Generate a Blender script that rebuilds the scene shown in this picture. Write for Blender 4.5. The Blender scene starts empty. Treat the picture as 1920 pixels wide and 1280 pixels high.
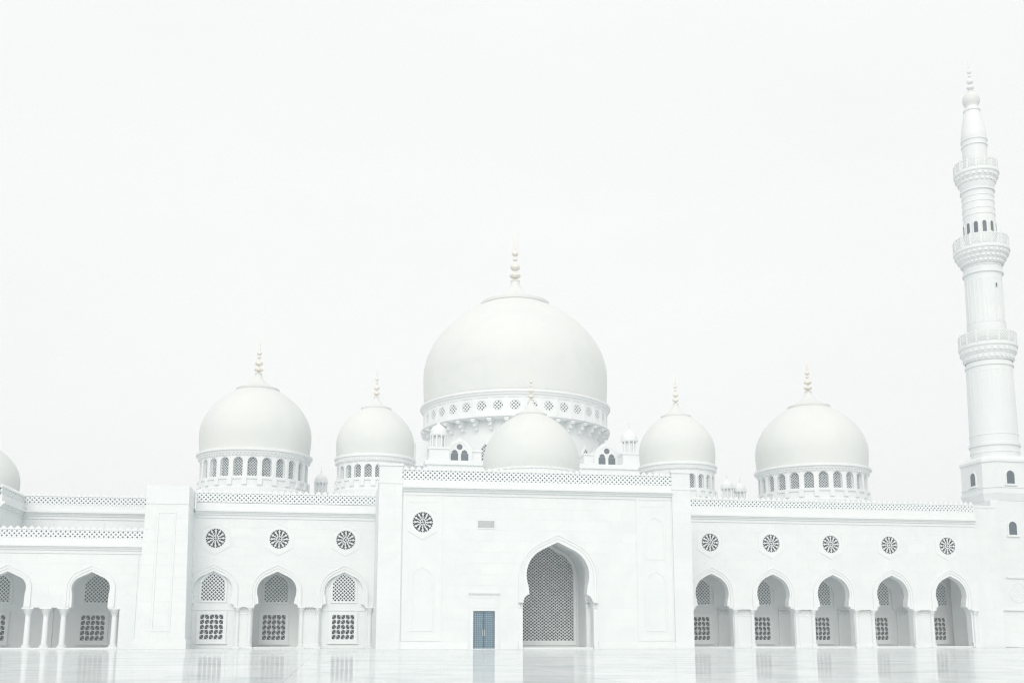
import bpy, math, random
from math import pi, sin, cos, radians as rad
from mathutils import Vector, Matrix
from mathutils.geometry import tessellate_polygon
random.seed(7)
S = bpy.context.scene
COL = S.collection

# ------------------------------------------------------------------ camera
cd = bpy.data.cameras.new('camera'); cam = bpy.data.objects.new('camera', cd); COL.objects.link(cam)
cd.sensor_width = 36; cd.lens = 37.5; cd.shift_y = 0.1002
cd.clip_start = 0.1; cd.clip_end = 4000
cam.location = (0, 0, 0.95)
cam.rotation_euler = (rad(90 + 10.305), 0, rad(-9.5))
S.camera = cam

# ------------------------------------------------------------------ world / sun / exposure
SUN_EL, SUN_AZ = 32.0, 196.0            # elevation; compass azimuth (0 = +Y, 90 = +X)
W = bpy.data.worlds.new('World'); S.world = W; W.use_nodes = True
nt = W.node_tree; nt.nodes.clear()
out = nt.nodes.new('ShaderNodeOutputWorld'); bg = nt.nodes.new('ShaderNodeBackground')
sky = nt.nodes.new('ShaderNodeTexSky'); sky.sky_type = 'NISHITA'; sky.sun_disc = False
sky.sun_elevation = rad(SUN_EL); sky.sun_rotation = rad(SUN_AZ); sky.dust_density = 4.0
hsv = nt.nodes.new('ShaderNodeHueSaturation'); hsv.inputs['Saturation'].default_value = 0.55
nt.links.new(sky.outputs[0], hsv.inputs['Color'])
tc = nt.nodes.new('ShaderNodeTexCoord'); mp = nt.nodes.new('ShaderNodeMapping')
mp.inputs['Scale'].default_value = (1.0, 1.0, 3.2)
nz = nt.nodes.new('ShaderNodeTexNoise'); nz.inputs['Scale'].default_value = 2.2
nz.inputs['Detail'].default_value = 5; nz.inputs['Roughness'].default_value = 0.55
nt.links.new(tc.outputs['Generated'], mp.inputs['Vector']); nt.links.new(mp.outputs[0], nz.inputs['Vector'])
ramp = nt.nodes.new('ShaderNodeValToRGB')
ramp.color_ramp.elements[0].position = 0.3; ramp.color_ramp.elements[0].color = (9.55, 9.6, 9.55, 1)
ramp.color_ramp.elements[1].position = 0.75; ramp.color_ramp.elements[1].color = (9.95, 9.98, 9.9, 1)
nt.links.new(nz.outputs[0], ramp.inputs[0])
mx = nt.nodes.new('ShaderNodeMix'); mx.data_type = 'RGBA'; mx.inputs[0].default_value = 0.88
nt.links.new(hsv.outputs[0], mx.inputs[6]); nt.links.new(ramp.outputs[0], mx.inputs[7])
nt.links.new(mx.outputs[2], bg.inputs['Color']); bg.inputs['Strength'].default_value = 0.1
nt.links.new(bg.outputs[0], out.inputs['Surface'])

sl = bpy.data.lights.new('sun', 'SUN'); sl.energy = 1.5; sl.angle = rad(40); sl.color = (1.0, 0.94, 0.885)
sun = bpy.data.objects.new('sun', sl); COL.objects.link(sun)
az, el = rad(SUN_AZ), rad(SUN_EL)
sd = Vector((sin(az) * cos(el), cos(az) * cos(el), sin(el)))
sun.rotation_euler = sd.to_track_quat('Z', 'Y').to_euler(); sun.location = sd * 60 + Vector((0, 0, 20))

vs = S.view_settings; vs.view_transform = 'Standard'; vs.look = 'None'; vs.gamma = 1.0
vs.exposure = 0.11; vs.use_curve_mapping = False
S.render.engine = 'CYCLES'
S.cycles.use_denoising = True; S.cycles.denoising_prefilter = 'NONE'; S.cycles.filter_width = 1.25
S.cycles.max_bounces = 10; S.cycles.diffuse_bounces = 6; S.cycles.volume_bounces = 2
S.cycles.caustics_reflective = False; S.cycles.caustics_refractive = False

# ------------------------------------------------------------------ materials
def newmat(name):
    m = bpy.data.materials.new(name); m.use_nodes = True
    return m, m.node_tree, m.node_tree.nodes['Principled BSDF']

def stone(name, a, b, rough=0.5, scale=0.35, vary=0.03, bump=0.02, detail=6):
    m, t, p = newmat(name); N, Lk = t.nodes.new, t.links.new
    tc = N('ShaderNodeTexCoord'); n = N('ShaderNodeTexNoise'); n.inputs['Scale'].default_value = scale
    n.inputs['Detail'].default_value = detail; n.inputs['Roughness'].default_value = 0.6
    n.inputs['Distortion'].default_value = 1.2
    gm = N('ShaderNodeNewGeometry'); Lk(gm.outputs['Position'], n.inputs['Vector'])
    r = N('ShaderNodeValToRGB'); r.color_ramp.elements[0].position = 0.35; r.color_ramp.elements[1].position = 0.65
    r.color_ramp.elements[0].color = (*a, 1); r.color_ramp.elements[1].color = (*b, 1)
    Lk(n.outputs[0], r.inputs[0])
    oi = N('ShaderNodeObjectInfo'); mr = N('ShaderNodeMapRange')
    mr.inputs['To Min'].default_value = 1 - vary; mr.inputs['To Max'].default_value = 1 + vary
    Lk(oi.outputs['Random'], mr.inputs['Value'])
    mu = N('ShaderNodeMix'); mu.data_type = 'RGBA'; mu.blend_type = 'MULTIPLY'; mu.inputs[0].default_value = 1
    Lk(r.outputs[0], mu.inputs[6]); Lk(mr.outputs[0], mu.inputs[7])
    Lk(mu.outputs[2], p.inputs['Base Color'])
    p.inputs['Roughness'].default_value = rough; p.inputs['Specular IOR Level'].default_value = 0.35
    if bump:
        n2 = N('ShaderNodeTexNoise'); n2.inputs['Scale'].default_value = 9; n2.inputs['Detail'].default_value = 4
        Lk(gm.outputs['Position'], n2.inputs['Vector'])
        bp = N('ShaderNodeBump'); bp.inputs['Strength'].default_value = bump; bp.inputs['Distance'].default_value = 0.05
        Lk(n2.outputs[0], bp.inputs['Height']); Lk(bp.outputs[0], p.inputs['Normal'])
    return m

M = {}
M['marble'] = stone('white_marble_cladding', (0.725, 0.762, 0.768), (0.765, 0.790, 0.794), 0.45, 0.30, 0.012)
M['wall'] = stone('white_marble_wall', (0.718, 0.758, 0.765), (0.758, 0.785, 0.79), 0.5, 0.2, 0.0)
M['trim'] = stone('carved_white_marble', (0.74, 0.774, 0.78), (0.775, 0.797, 0.80), 0.5, 0.6, 0.012)
M['dome'] = stone('dome_marble', (0.658, 0.69, 0.678), (0.70, 0.718, 0.70), 0.6, 0.16, 0.0, 0.01)
M['screen'] = stone('pierced_screen_marble', (0.73, 0.78, 0.795), (0.76, 0.80, 0.81), 0.55, 0.8, 0.01, 0)

def plain(name, col, rough, metal=0.0, spec=0.5):
    m, t, p = newmat(name); N, Lk = t.nodes.new, t.links.new
    n = N('ShaderNodeTexNoise'); n.inputs['Scale'].default_value = 3.0; n.inputs['Detail'].default_value = 4
    gm = N('ShaderNodeNewGeometry'); Lk(gm.outputs['Position'], n.inputs['Vector'])
    r = N('ShaderNodeValToRGB'); r.color_ramp.elements[0].position = 0.3; r.color_ramp.elements[1].position = 0.7
    r.color_ramp.elements[0].color = (*[c * 0.9 for c in col], 1); r.color_ramp.elements[1].color = (*[min(1, c * 1.08) for c in col], 1)
    Lk(n.outputs[0], r.inputs[0]); Lk(r.outputs[0], p.inputs['Base Color'])
    p.inputs['Roughness'].default_value = rough; p.inputs['Metallic'].default_value = metal
    p.inputs['Specular IOR Level'].default_value = spec
    return m
M['gold'] = plain('pale_gilding', (0.80, 0.77, 0.69), 0.45, 0.35)
M['glass'] = plain('dark_window_glass', (0.012, 0.014, 0.028), 0.2, 0.0, 0.25)
M['drumglass'] = plain('grey_window_glass', (0.065, 0.10, 0.125), 0.3, 0.0, 0.3)
M['teal'] = plain('teal_door_panel', (0.022, 0.075, 0.13), 0.4)
M['doorbar'] = plain('pale_blue_door_lattice', (0.20, 0.32, 0.40), 0.4)
M['vent'] = plain('grey_vent_metal', (0.60, 0.63, 0.635), 0.5)
M['grout'] = plain('grey_joint_bed', (0.36, 0.38, 0.38), 0.7)

def floor_mat():
    m, t, p = newmat('polished_floor_marble'); N, Lk = t.nodes.new, t.links.new
    t.nodes.remove(p)
    gm = N('ShaderNodeNewGeometry'); oi = N('ShaderNodeObjectInfo')
    n = N('ShaderNodeTexNoise'); n.inputs['Scale'].default_value = 0.22; n.inputs['Detail'].default_value = 7
    n.inputs['Roughness'].default_value = 0.62; n.inputs['Distortion'].default_value = 2.2
    off = N('ShaderNodeVectorMath'); off.operation = 'ADD'
    sc_ = N('ShaderNodeVectorMath'); sc_.operation = 'SCALE'; sc_.inputs[3].default_value = 37.0
    cb = N('ShaderNodeCombineXYZ')
    for k in range(3): Lk(oi.outputs['Random'], cb.inputs[k])
    Lk(cb.outputs[0], sc_.inputs[0]); Lk(gm.outputs['Position'], off.inputs[0]); Lk(sc_.outputs[0], off.inputs[1])
    Lk(off.outputs[0], n.inputs['Vector'])
    r = N('ShaderNodeValToRGB'); e = r.color_ramp.elements
    e[0].position = 0.36; e[0].color = (0.60, 0.66, 0.665, 1); e[1].position = 0.54; e[1].color = (0.755, 0.795, 0.795, 1)
    Lk(n.outputs[0], r.inputs[0])
    mr = N('ShaderNodeMapRange'); mr.inputs['To Min'].default_value = 0.96; mr.inputs['To Max'].default_value = 1.03
    Lk(oi.outputs['Random'], mr.inputs['Value'])
    mu = N('ShaderNodeMix'); mu.data_type = 'RGBA'; mu.blend_type = 'MULTIPLY'; mu.inputs[0].default_value = 1
    Lk(r.outputs[0], mu.inputs[6]); Lk(mr.outputs[0], mu.inputs[7])
    d = N('ShaderNodeBsdfDiffuse'); Lk(mu.outputs[2], d.inputs['Color'])
    g = N('ShaderNodeBsdfGlossy'); g.inputs['Roughness'].default_value = 0.05
    g.inputs['Color'].default_value = (0.97, 0.98, 0.98, 1)
    n3 = N('ShaderNodeTexNoise'); n3.inputs['Scale'].default_value = 0.5; n3.inputs['Detail'].default_value = 3
    Lk(off.outputs[0], n3.inputs['Vector'])
    bp = N('ShaderNodeBump'); bp.inputs['Strength'].default_value = 0.02; bp.inputs['Distance'].default_value = 0.02
    Lk(n3.outputs[0], bp.inputs['Height']); Lk(bp.outputs[0], g.inputs['Normal'])
    fr = N('ShaderNodeLayerWeight'); fr.inputs['Blend'].default_value = 0.12
    f2 = N('ShaderNodeMapRange'); f2.inputs['From Max'].default_value = 1.0
    f2.inputs['To Min'].default_value = 0.04; f2.inputs['To Max'].default_value = 0.52
    Lk(fr.outputs['Fresnel'], f2.inputs['Value'])
    ms = N('ShaderNodeMixShader'); Lk(f2.outputs[0], ms.inputs[0]); Lk(d.outputs[0], ms.inputs[1]); Lk(g.outputs[0], ms.inputs[2])
    Lk(ms.outputs[0], t.nodes['Material Output'].inputs['Surface'])
    return m
M['floor'] = floor_mat()

# ------------------------------------------------------------------ mesh helpers
class MB:
    def __init__(s): s.v = []; s.f = []
    def quad(s, *p):
        b = len(s.v); s.v += [tuple(q) for q in p]; s.f.append(tuple(range(b, b + len(p))))
    def box(s, x0, x1, y0, y1, z0, z1, tx=0.0):
        """tx: how far the top edges are drawn in on x"""
        b = len(s.v)
        s.v += [(x0, y0, z0), (x1, y0, z0), (x1, y1, z0), (x0, y1, z0), (x0 + tx, y0, z1), (x1 - tx, y0, z1), (x1 - tx, y1, z1), (x0 + tx, y1, z1)]
        s.f += [tuple(b + i for i in q) for q in ((0, 3, 2, 1), (4, 5, 6, 7), (0, 1, 5, 4), (1, 2, 6, 5), (2, 3, 7, 6), (3, 0, 4, 7))]
        return s
    def prism(s, outer, y0, y1, holes=()):
        """outline(s) in x,z pushed from y0 (front) to y1"""
        def orient(p, ccw):
            a = sum(p[i][0] * p[(i + 1) % len(p)][1] - p[(i + 1) % len(p)][0] * p[i][1] for i in range(len(p)))
            return list(p) if (a > 0) == ccw else list(p)[::-1]
        loops = [orient(outer, True)] + [orient(h, False) for h in holes]
        tri = tessellate_polygon([[Vector((x, z, 0)) for x, z in l] for l in loops])
        flat = [p for l in loops for p in l]; n = len(flat); b = len(s.v)
        s.v += [(x, y0, z) for x, z in flat] + [(x, y1, z) for x, z in flat]
        for a, c, d in tri:
            A, C, D = flat[a], flat[c], flat[d]
            cr = (C[0] - A[0]) * (D[1] - A[1]) - (C[1] - A[1]) * (D[0] - A[0])
            if abs(cr) < 1e-12: continue
            if cr < 0: c, d = d, c
            s.f.append((b + a, b + c, b + d)); s.f.append((b + n + a, b + n + d, b + n + c))
        k = 0
        for l in loops:
            m_ = len(l)
            for i in range(m_):
                i0, i1 = k + i, k + (i + 1) % m_
                s.f.append((b + i0, b + n + i0, b + n + i1, b + i1))
            k += m_
        return s
    def bar(s, p, q, w, y0, y1):
        """flat bar in the x,z plane from p to q"""
        dx, dz = q[0] - p[0], q[1] - p[1]; L = math.hypot(dx, dz)
        if L < 1e-6: return s
        nx, nz_ = -dz / L * w / 2, dx / L * w / 2
        c = [(p[0] + nx, p[1] + nz_), (p[0] - nx, p[1] - nz_), (q[0] - nx, q[1] - nz_), (q[0] + nx, q[1] + nz_)]
        b = len(s.v); s.v += [(x, y0, z) for x, z in c] + [(x, y1, z) for x, z in c]
        s.f += [tuple(b + i for i in t) for t in ((0, 1, 2, 3), (0, 4, 5, 1), (1, 5, 6, 2), (2, 6, 7, 3), (3, 7, 4, 0))]
        return s
    def lathe(s, prof, n=32, cx=0.0, cy=0.0, a0=0.0, a1=2 * pi, cap=False):
        b = len(s.v); full = abs(a1 - a0 - 2 * pi) < 1e-6; m_ = n if full else n + 1
        for r, z in prof:
            for i in range(m_):
                a = a0 + (a1 - a0) * i / n
                s.v.append((cx + r * sin(a), cy - r * cos(a), z))
        for j in range(len(prof) - 1):
            for i in range(n):
                i1 = (i + 1) % m_
                s.f.append((b + j * m_ + i, b + j * m_ + i1, b + (j + 1) * m_ + i1, b + (j + 1) * m_ + i))
        if cap and full:
            s.f.append(tuple(b + (len(prof) - 1) * m_ + i for i in range(m_)))
            s.f.append(tuple(b + i for i in reversed(range(m_))))
        return s
    def mesh(s, name, mat, smooth=None):
        me = bpy.data.meshes.new(name); me.from_pydata(s.v, [], s.f); me.materials.append(M[mat])
        if smooth is not None:
            me.polygons.foreach_set('use_smooth', [True] * len(me.polygons)); me.set_sharp_from_angle(angle=rad(smooth))
        me.update(); return me

def put(name, me, parent=None, loc=(0, 0, 0), rz=0.0, label=None):
    o = bpy.data.objects.new(name, me); COL.objects.link(o); o.parent = parent
    o.location = loc; o.rotation_euler = (0, 0, rz)
    if label: o['label'] = label
    return o
def part(name, mb, mat, parent, loc=(0, 0, 0), rz=0.0, smooth=None, label=None):
    return put(name, mb.mesh(name, mat, smooth), parent, loc, rz, label)
def thing(name, label, cat, loc, rz=0.0, group=None):
    o = bpy.data.objects.new(name, None); COL.objects.link(o); o.location = loc; o.rotation_euler = (0, 0, rz)
    o['label'] = label; o['category'] = cat
    if group: o['group'] = group
    return o

# ------------------------------------------------------------------ outlines
def upper(b, zb, apex, n=9, phi=64.0):
    """right flank of a pointed arch: an arc at the springing up to phi degrees, then a straight run to the apex"""
    h = (apex - zb) / b; f = rad(phi); it = 1 / math.tan(f)
    q = max(0.4, min(1.6, (h - it) / (sin(f) - (1 - cos(f)) * it))); f2 = f
    return [(b * (1 - q + q * cos(f2 * i / n)), zb + b * q * sin(f2 * i / n)) for i in range(n + 1)]
def keyhole(cx, b, zb, nk, zn, sh, zs, apex, z0=0.0, n=9):
    """right-then-left outline of a pointed horseshoe opening, from the right foot to the left foot"""
    R = []
    if sh is not None:
        R += [(sh, z0), (sh, zs)]
        for i in range(1, 5):
            a = i / 4 * pi / 2
            R.append((sh - (sh - nk) * (1 - cos(a)), zs + (zn - zs) * sin(a)))
    else:
        R += [(nk, z0), (nk, zn)]
    a0 = -math.acos(min(1, nk / b))
    for i in range(1, 6):
        a = a0 * (1 - i / 6); R.append((b * cos(a), zb + b * sin(a)))
    R += upper(b, zb, apex, n)
    L = [(-x, z) for x, z in reversed(R)]
    return [(cx + x, z) for x, z in R + [(0, apex)] + L]
def hood(cx, b, zb, apex, z0, n=9, phi=64.0):
    R = [(b, z0)] + upper(b, zb, apex, n, phi)
    return [(cx + x, z) for x, z in R + [(0, apex)] + [(-x, z) for x, z in reversed(R)]]
def arched(w, z0, zs, apex, cx=0.0, n=7, phi=61.0):
    """pointed or round headed window: half width w, springing zs"""
    return hood(cx, w, zs, apex, z0, n, phi)
def rect(x0, x1, z0, z1): return [(x0, z0), (x1, z0), (x1, z1), (x0, z1)]
def ngon(n, r, a0=0.0, cx=0.0, cz=0.0):
    return [(cx + r * sin(a0 + 2 * pi * i / n), cz + r * cos(a0 + 2 * pi * i / n)) for i in range(n)]
def clip(poly, p, d):
    ts = []; n = len(poly)
    for i in range(n):
        a, b = poly[i], poly[(i + 1) % n]; ex, ez = b[0] - a[0], b[1] - a[1]
        den = d[0] * ez - d[1] * ex
        if abs(den) < 1e-9: continue
        t = ((a[0] - p[0]) * ez - (a[1] - p[1]) * ex) / den; u = ((a[0] - p[0]) * d[1] - (a[1] - p[1]) * d[0]) / den
        if 0 <= u < 1: ts.append(t)
    ts.sort()
    return [((p[0] + d[0] * ts[i], p[1] + d[1] * ts[i]), (p[0] + d[0] * ts[i + 1], p[1] + d[1] * ts[i + 1])) for i in range(0, len(ts) - 1, 2)]
def diag(mb, poly, cell, bar, y0, y1, angles=(45, 135), ph=0.37):
    xs = [p[0] for p in poly]; zs = [p[1] for p in poly]
    cx, cz = (min(xs) + max(xs)) / 2, (min(zs) + max(zs)) / 2
    R = math.hypot(max(xs) - min(xs), max(zs) - min(zs)) / 2 + cell
    for k, an in enumerate(angles):
        d = (cos(rad(an)), sin(rad(an))); nn = (-d[1], d[0]); m_ = int(R / cell) + 1
        for i in range(-m_, m_ + 1):
            o = (i + ph) * cell
            for a, b in clip(poly, (cx + nn[0] * o, cz + nn[1] * o), d): mb.bar(a, b, bar, y0 + 0.004 * k, y1)
    return mb
def outline(mb, poly, w, y0, y1):
    for i in range(len(poly)): mb.bar(poly[i], poly[(i + 1) % len(poly)], w, y0, y1)
    return mb

# ------------------------------------------------------------------ shared pieces
def star_grid(w, h, nx, nz_):
    """screen of square cells, each holding a crossed star; foot at z 0, centred on x"""
    mb = MB(); cw, ch = w / nx, h / nz_
    for i in range(nx + 1): mb.bar((-w / 2 + i * cw, 0), (-w / 2 + i * cw, h), 0.07, 0.0, 0.06)
    for j in range(nz_ + 1): mb.bar((-w / 2, j * ch), (w / 2, j * ch), 0.07, 0.003, 0.06)
    for i in range(nx + 1):
        for j in range(nz_ + 1):
            cx, cz = -w / 2 + i * cw, j * ch; q = random.uniform(.10, .16)
            mb.prism([(max(-w / 2, min(w / 2, cx + x)), max(0, min(h, cz + z))) for x, z in ((0, -q), (q, 0), (0, q), (-q, 0))], .006, .05) if 0 < i < nx and 0 < j < nz_ else None
            if i < nx and j < nz_:
                k = random.choice((-1, 1)); x, z = cx + cw / 2, cz + ch / 2
                mb.bar((x - k * cw * .5, z - ch * .5), (x - k * cw * .12, z - ch * .12), .05, .012, .05)
                mb.bar((x + k * cw * .5, z + ch * .5), (x + k * cw * .16, z + ch * .16), .05, .012, .05)
    return mb
def rosette(r):
    mb = MB()
    outline(mb, ngon(24, r - 0.015), 0.05, 0.0, 0.05); outline(mb, ngon(9, r * 0.26), 0.06, 0.003, 0.05)
    for k in range(12):
        a = 2 * pi * k / 12
        def P(q, da=0.0): return (r * q * sin(a + da), r * q * cos(a + da))
        mb.bar(P(0.26), P(0.98), 0.07, 0.006, 0.05)
        mb.bar(P(0.58), P(0.82, 0.13), 0.055, 0.009, 0.05); mb.bar(P(0.58), P(0.82, -0.13), 0.055, 0.012, 0.05)
        mb.bar(P(0.88, .26), P(1.0, .26), 0.07, 0.014, 0.05)
        if k % 2: mb.bar(P(0.40, .26), P(0.60, .1), 0.045, 0.015, 0.05)
        else: mb.bar(P(0.46, .26), P(0.56, -.06), 0.045, 0.0155, 0.05)
    for k in range(2):
        a = pi * k / 2 + .3
        mb.bar((-r * .26 * sin(a), -r * .26 * cos(a)), (r * .26 * sin(a), r * .26 * cos(a)), 0.05, 0.016 + .002 * k, 0.05)
    return mb
ROS = rosette(0.98).mesh('rosette_lattice', 'screen')
ROSGLASS = MB().prism(ngon(24, 1.08), 0.0, 0.03).mesh('rosette_glass', 'glass')
HEXF = MB().prism(ngon(6, 1.62), 0.045, 0.10, [ngon(6, 1.46)]).prism(ngon(6, 1.455), 0.065, 0.10, [ngon(28, 0.99)])
HEXFRAME = HEXF.mesh('hexagon_frame', 'trim')
def rosette_window(b, x, z, y=0.0, s=1.0):
    f = put('rosette_window', HEXFRAME, b, (x, y - 0.10, z)); f.scale = (s, 1, s)
    put('lattice', ROS, f, (0, 0.05, 0)).rotation_euler = (0, random.choice((0, 1, 2, 3, 5)) * pi / 6 + random.uniform(-.03, .03), 0); put('glass', ROSGLASS, f, (0, 0.60, 0))
LOW = star_grid(2.2, 2.4, 5, 5).mesh('star_lattice', 'screen')
LOWFRAME = MB().prism(rect(-1.38, 1.38, -0.32, 2.68), 0, 0.16, [rect(-1.1, 1.1, 0, 2.4)]).box(-1.5, 1.5, -0.08, 0.16, -0.42, -0.3).mesh('window_frame', 'trim')
LOWGLASS = MB().box(-1.1, 1.1, 0, 0.03, 0, 2.4).mesh('window_glass', 'glass')
UPO = arched(1.15, 0, 1.55, 2.75)
UP = outline(diag(MB(), UPO, 0.25, 0.075, 0, 0.05), UPO, 0.10, -0.004, 0.06).mesh('diagonal_lattice', 'screen')
UPFRAME = MB().prism(arched(1.28, -0.12, 1.55, 2.96), 0, 0.12, [UPO]).mesh('arched_window_frame', 'trim')
UPDIM = MB().prism(arched(1.15, 0, 1.55, 2.75), 0, 0.03).mesh('arched_window_glass', 'drumglass')  # greyer pane for deep arches: their shade and haze put into the colour
UPGLASS = MB().prism(arched(1.15, 0, 1.55, 2.75), 0, 0.03).mesh('arched_window_glass', 'glass')
def window_pair(b, x, y, dx=0.0, zl=0.76, zu=4.42, sc=1.0):
    """y: the face of the wall that carries the two windows"""
    f = put('square_window', LOWFRAME, b, (x + dx, y - 0.16, zl)); f.scale = (sc, 1, sc); put('lattice', LOW, f, (0, 0.02, 0)); put('glass', LOWGLASS, f, (0, 0.125, 0))
    f = put('arched_window', UPFRAME, b, (x, y - 0.12, zu)); f.scale = (sc, 1, sc); put('lattice', UP, f, (0, 0.01, 0)); put('glass', UPDIM if y > 2 else UPGLASS, f, (0, 0.085, 0))

mp_ = [(0, 0), (0.52, 0), (0.52, 0.10), (0.44, 0.16), (0.47, 0.26), (0.37, 0.30), (0.33, 0.44), (0.26, 0.52), (0.19, 0.44), (0.15, 0.30), (0.05, 0.26), (0.08, 0.16), (0, 0.10)]
MERLON = MB().prism([(x - .26, z) for x, z in mp_], 0, 0.14).mesh('merlon', 'trim')

def parapet(b, x0, x1, z0, z1, zt, y=0.0, cell=0.30, bar=0.158, merlons=True, ends=(True, True)):
    """pierced band z0..z1 with a lace crest reaching zt; the face of the band is at y"""
    base = MB().box(x0, x1, y + 0.34, y + 0.8, z0, z1 + 0.02); part('parapet_backing', base, 'wall', b)
    po = rect(x0, x1, z0, z1)
    lat = diag(MB(), po, cell, bar, y + 0.02, y + 0.16)
    part('pierced_band', lat, 'screen', b)
    rail = MB().box(x0, x1, y - 0.02, y + 0.8, z1, z1 + 0.07).box(x0, x1, y - 0.02, y + 0.55, z0 - 0.06, z0)
    part('parapet_rail', rail, 'trim', b)
    if merlons:
        n = max(1, int((x1 - x0) / 0.60)); st = (x1 - x0) / n; k = (zt - z1 - 0.07) / 0.52
        for i in range(n):
            o = put('merlon', MERLON, b, (x0 + (i + .5) * st, y + 0.05, z1 + 0.07)); o.scale = (st / 0.6, 1, k)

def cornice(b, x0, x1, z, y=0.0, out=0.42, fascia=0.8):
    """moulded cornice whose shadow line is at z, plain fascia above"""
    mb = MB()
    mb.box(x0, x1, y - out, y + 0.3, z, z + 0.20); mb.box(x0, x1, y - out * 0.62, y + 0.3, z - 0.13, z)
    mb.box(x0, x1, y - out * 0.3, y + 0.3, z - 0.30, z - 0.13); mb.box(x0, x1, y - 0.10, y + 0.3, z - 0.62, z - 0.56)
    mb.box(x0, x1, y - out * 0.35, y + 0.3, z + 0.20, z + fascia)
    part('cornice', mb, 'trim', b)

def panels(b, x0, x1, z0, z1, y, ex=(), polys=(), row=0.98, wid=2.3, gap=0.013, proud=0.010):
    """stone cladding laid in courses, interrupted by rectangles and outlines"""
    nr = max(1, round((z1 - z0) / row)); rh = (z1 - z0) / nr; cache = {}
    for j in range(nr):
        a, c = z0 + j * rh, z0 + (j + 1) * rh; cut = []
        for (u0, u1, w0, w1) in ex:
            if w0 < c - 1e-4 and w1 > a + 1e-4: cut.append((u0, u1))
        for P in polys:
            xs = []
            for i in range(len(P)):
                p, q = P[i], P[(i + 1) % len(P)]
                lo, hi = max(a, min(p[1], q[1])), min(c, max(p[1], q[1]))
                if lo > hi: continue
                for zz in (lo, hi):
                    if abs(q[1] - p[1]) < 1e-9: xs += [p[0], q[0]]
                    else: xs.append(p[0] + (q[0] - p[0]) * (zz - p[1]) / (q[1] - p[1]))
            if xs: cut.append((min(xs), max(xs)))
        cut.sort(); segs = []; cur = x0
        for u0, u1 in cut:
            if u0 > cur: segs.append((cur, min(u0, x1)))
            cur = max(cur, u1)
        if cur < x1: segs.append((cur, x1))
        for s0, s1 in segs:
            if s1 - s0 < 0.25: continue
            brk = [s0]; t = x0 - (wid / 2 if j % 2 else 0)
            while t < s1:
                if t > s0 + 0.35 and t < s1 - 0.35: brk.append(t)
                t += wid
            brk.append(s1)
            for u, v in zip(brk, brk[1:]):
                key = (round(v - u, 2), round(rh, 3))
                if key not in cache:
                    w_ = v - u - gap; h_ = rh - gap
                    cache[key] = MB().box(-w_ / 2, w_ / 2, 0, proud + 0.05, -h_ / 2, h_ / 2).mesh('stone_panel', 'marble')
                put('stone_panel', cache[key], b, ((u + v) / 2, y - proud - random.uniform(0, .004), (a + c) / 2))

def column_mesh(h, r):
    sh = MB().lathe([(r * .98, 0.42), (r, 0.6), (r * .93, h * 0.5), (r * .86, h - 0.72)], 20)
    ba = MB().box(-r * 1.75, r * 1.75, -r * 1.75, r * 1.75, 0, 0.14).lathe([(r * 1.6, 0.14), (r * 1.65, 0.2), (r * 1.25, 0.27), (r * 1.42, 0.33), (r * 1.3, 0.38), (r * 1.05, 0.42)], 20)
    ca = MB().lathe([(r * .9, h - 0.74), (r * 1.12, h - 0.70), (r * .92, h - 0.66), (r * 1.0, h - 0.5), (r * 1.35, h - 0.3), (r * 1.7, h - 0.16), (r * 1.7, h - .14)], 20)
    ca.box(-r * 1.85, r * 1.85, -r * 1.85, r * 1.85, h - 0.14, h)
    for row, (zr, rr, sz) in enumerate(((h - .54, 1.02, .16), (h - .40, 1.25, .16), (h - .27, 1.5, .14))):
        for k in range(10):
            a = 2 * pi * (k + .5 * (row % 2)) / 10; x, y = rr * r * sin(a), -rr * r * cos(a); q = r * .30
            b_ = len(ca.v); t = (cos(a), sin(a)); n_ = (sin(a), -cos(a))
            ca.v += [(x - t[0] * q, y - t[1] * q, zr - sz / 2), (x + t[0] * q, y + t[1] * q, zr - sz / 2), (x + t[0] * q * .6 + n_[0] * q, y + t[1] * q * .6 + n_[1] * q, zr + sz / 2), (x - t[0] * q * .6 + n_[0] * q, y - t[1] * q * .6 + n_[1] * q, zr + sz / 2), (x, y, zr + sz / 2)]
            ca.f += [(b_, b_ + 1, b_ + 2, b_ + 3), (b_ + 1, b_ + 4, b_ + 2), (b_, b_ + 3, b_ + 4), (b_ + 3, b_ + 2, b_ + 4)]
    return sh.mesh('column_shaft', 'trim', 40), ba.mesh('column_base', 'trim', 35), ca.mesh('column_capital', 'trim', 35)
COLM = column_mesh(3.72, 0.27)
ENGM = column_mesh(4.0, 0.20)
def column(b, x, y, ms=COLM):
    s = put('column', ms[0], b, (x, y, 0)); put('base', ms[1], s); put('capital', ms[2], s)

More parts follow.
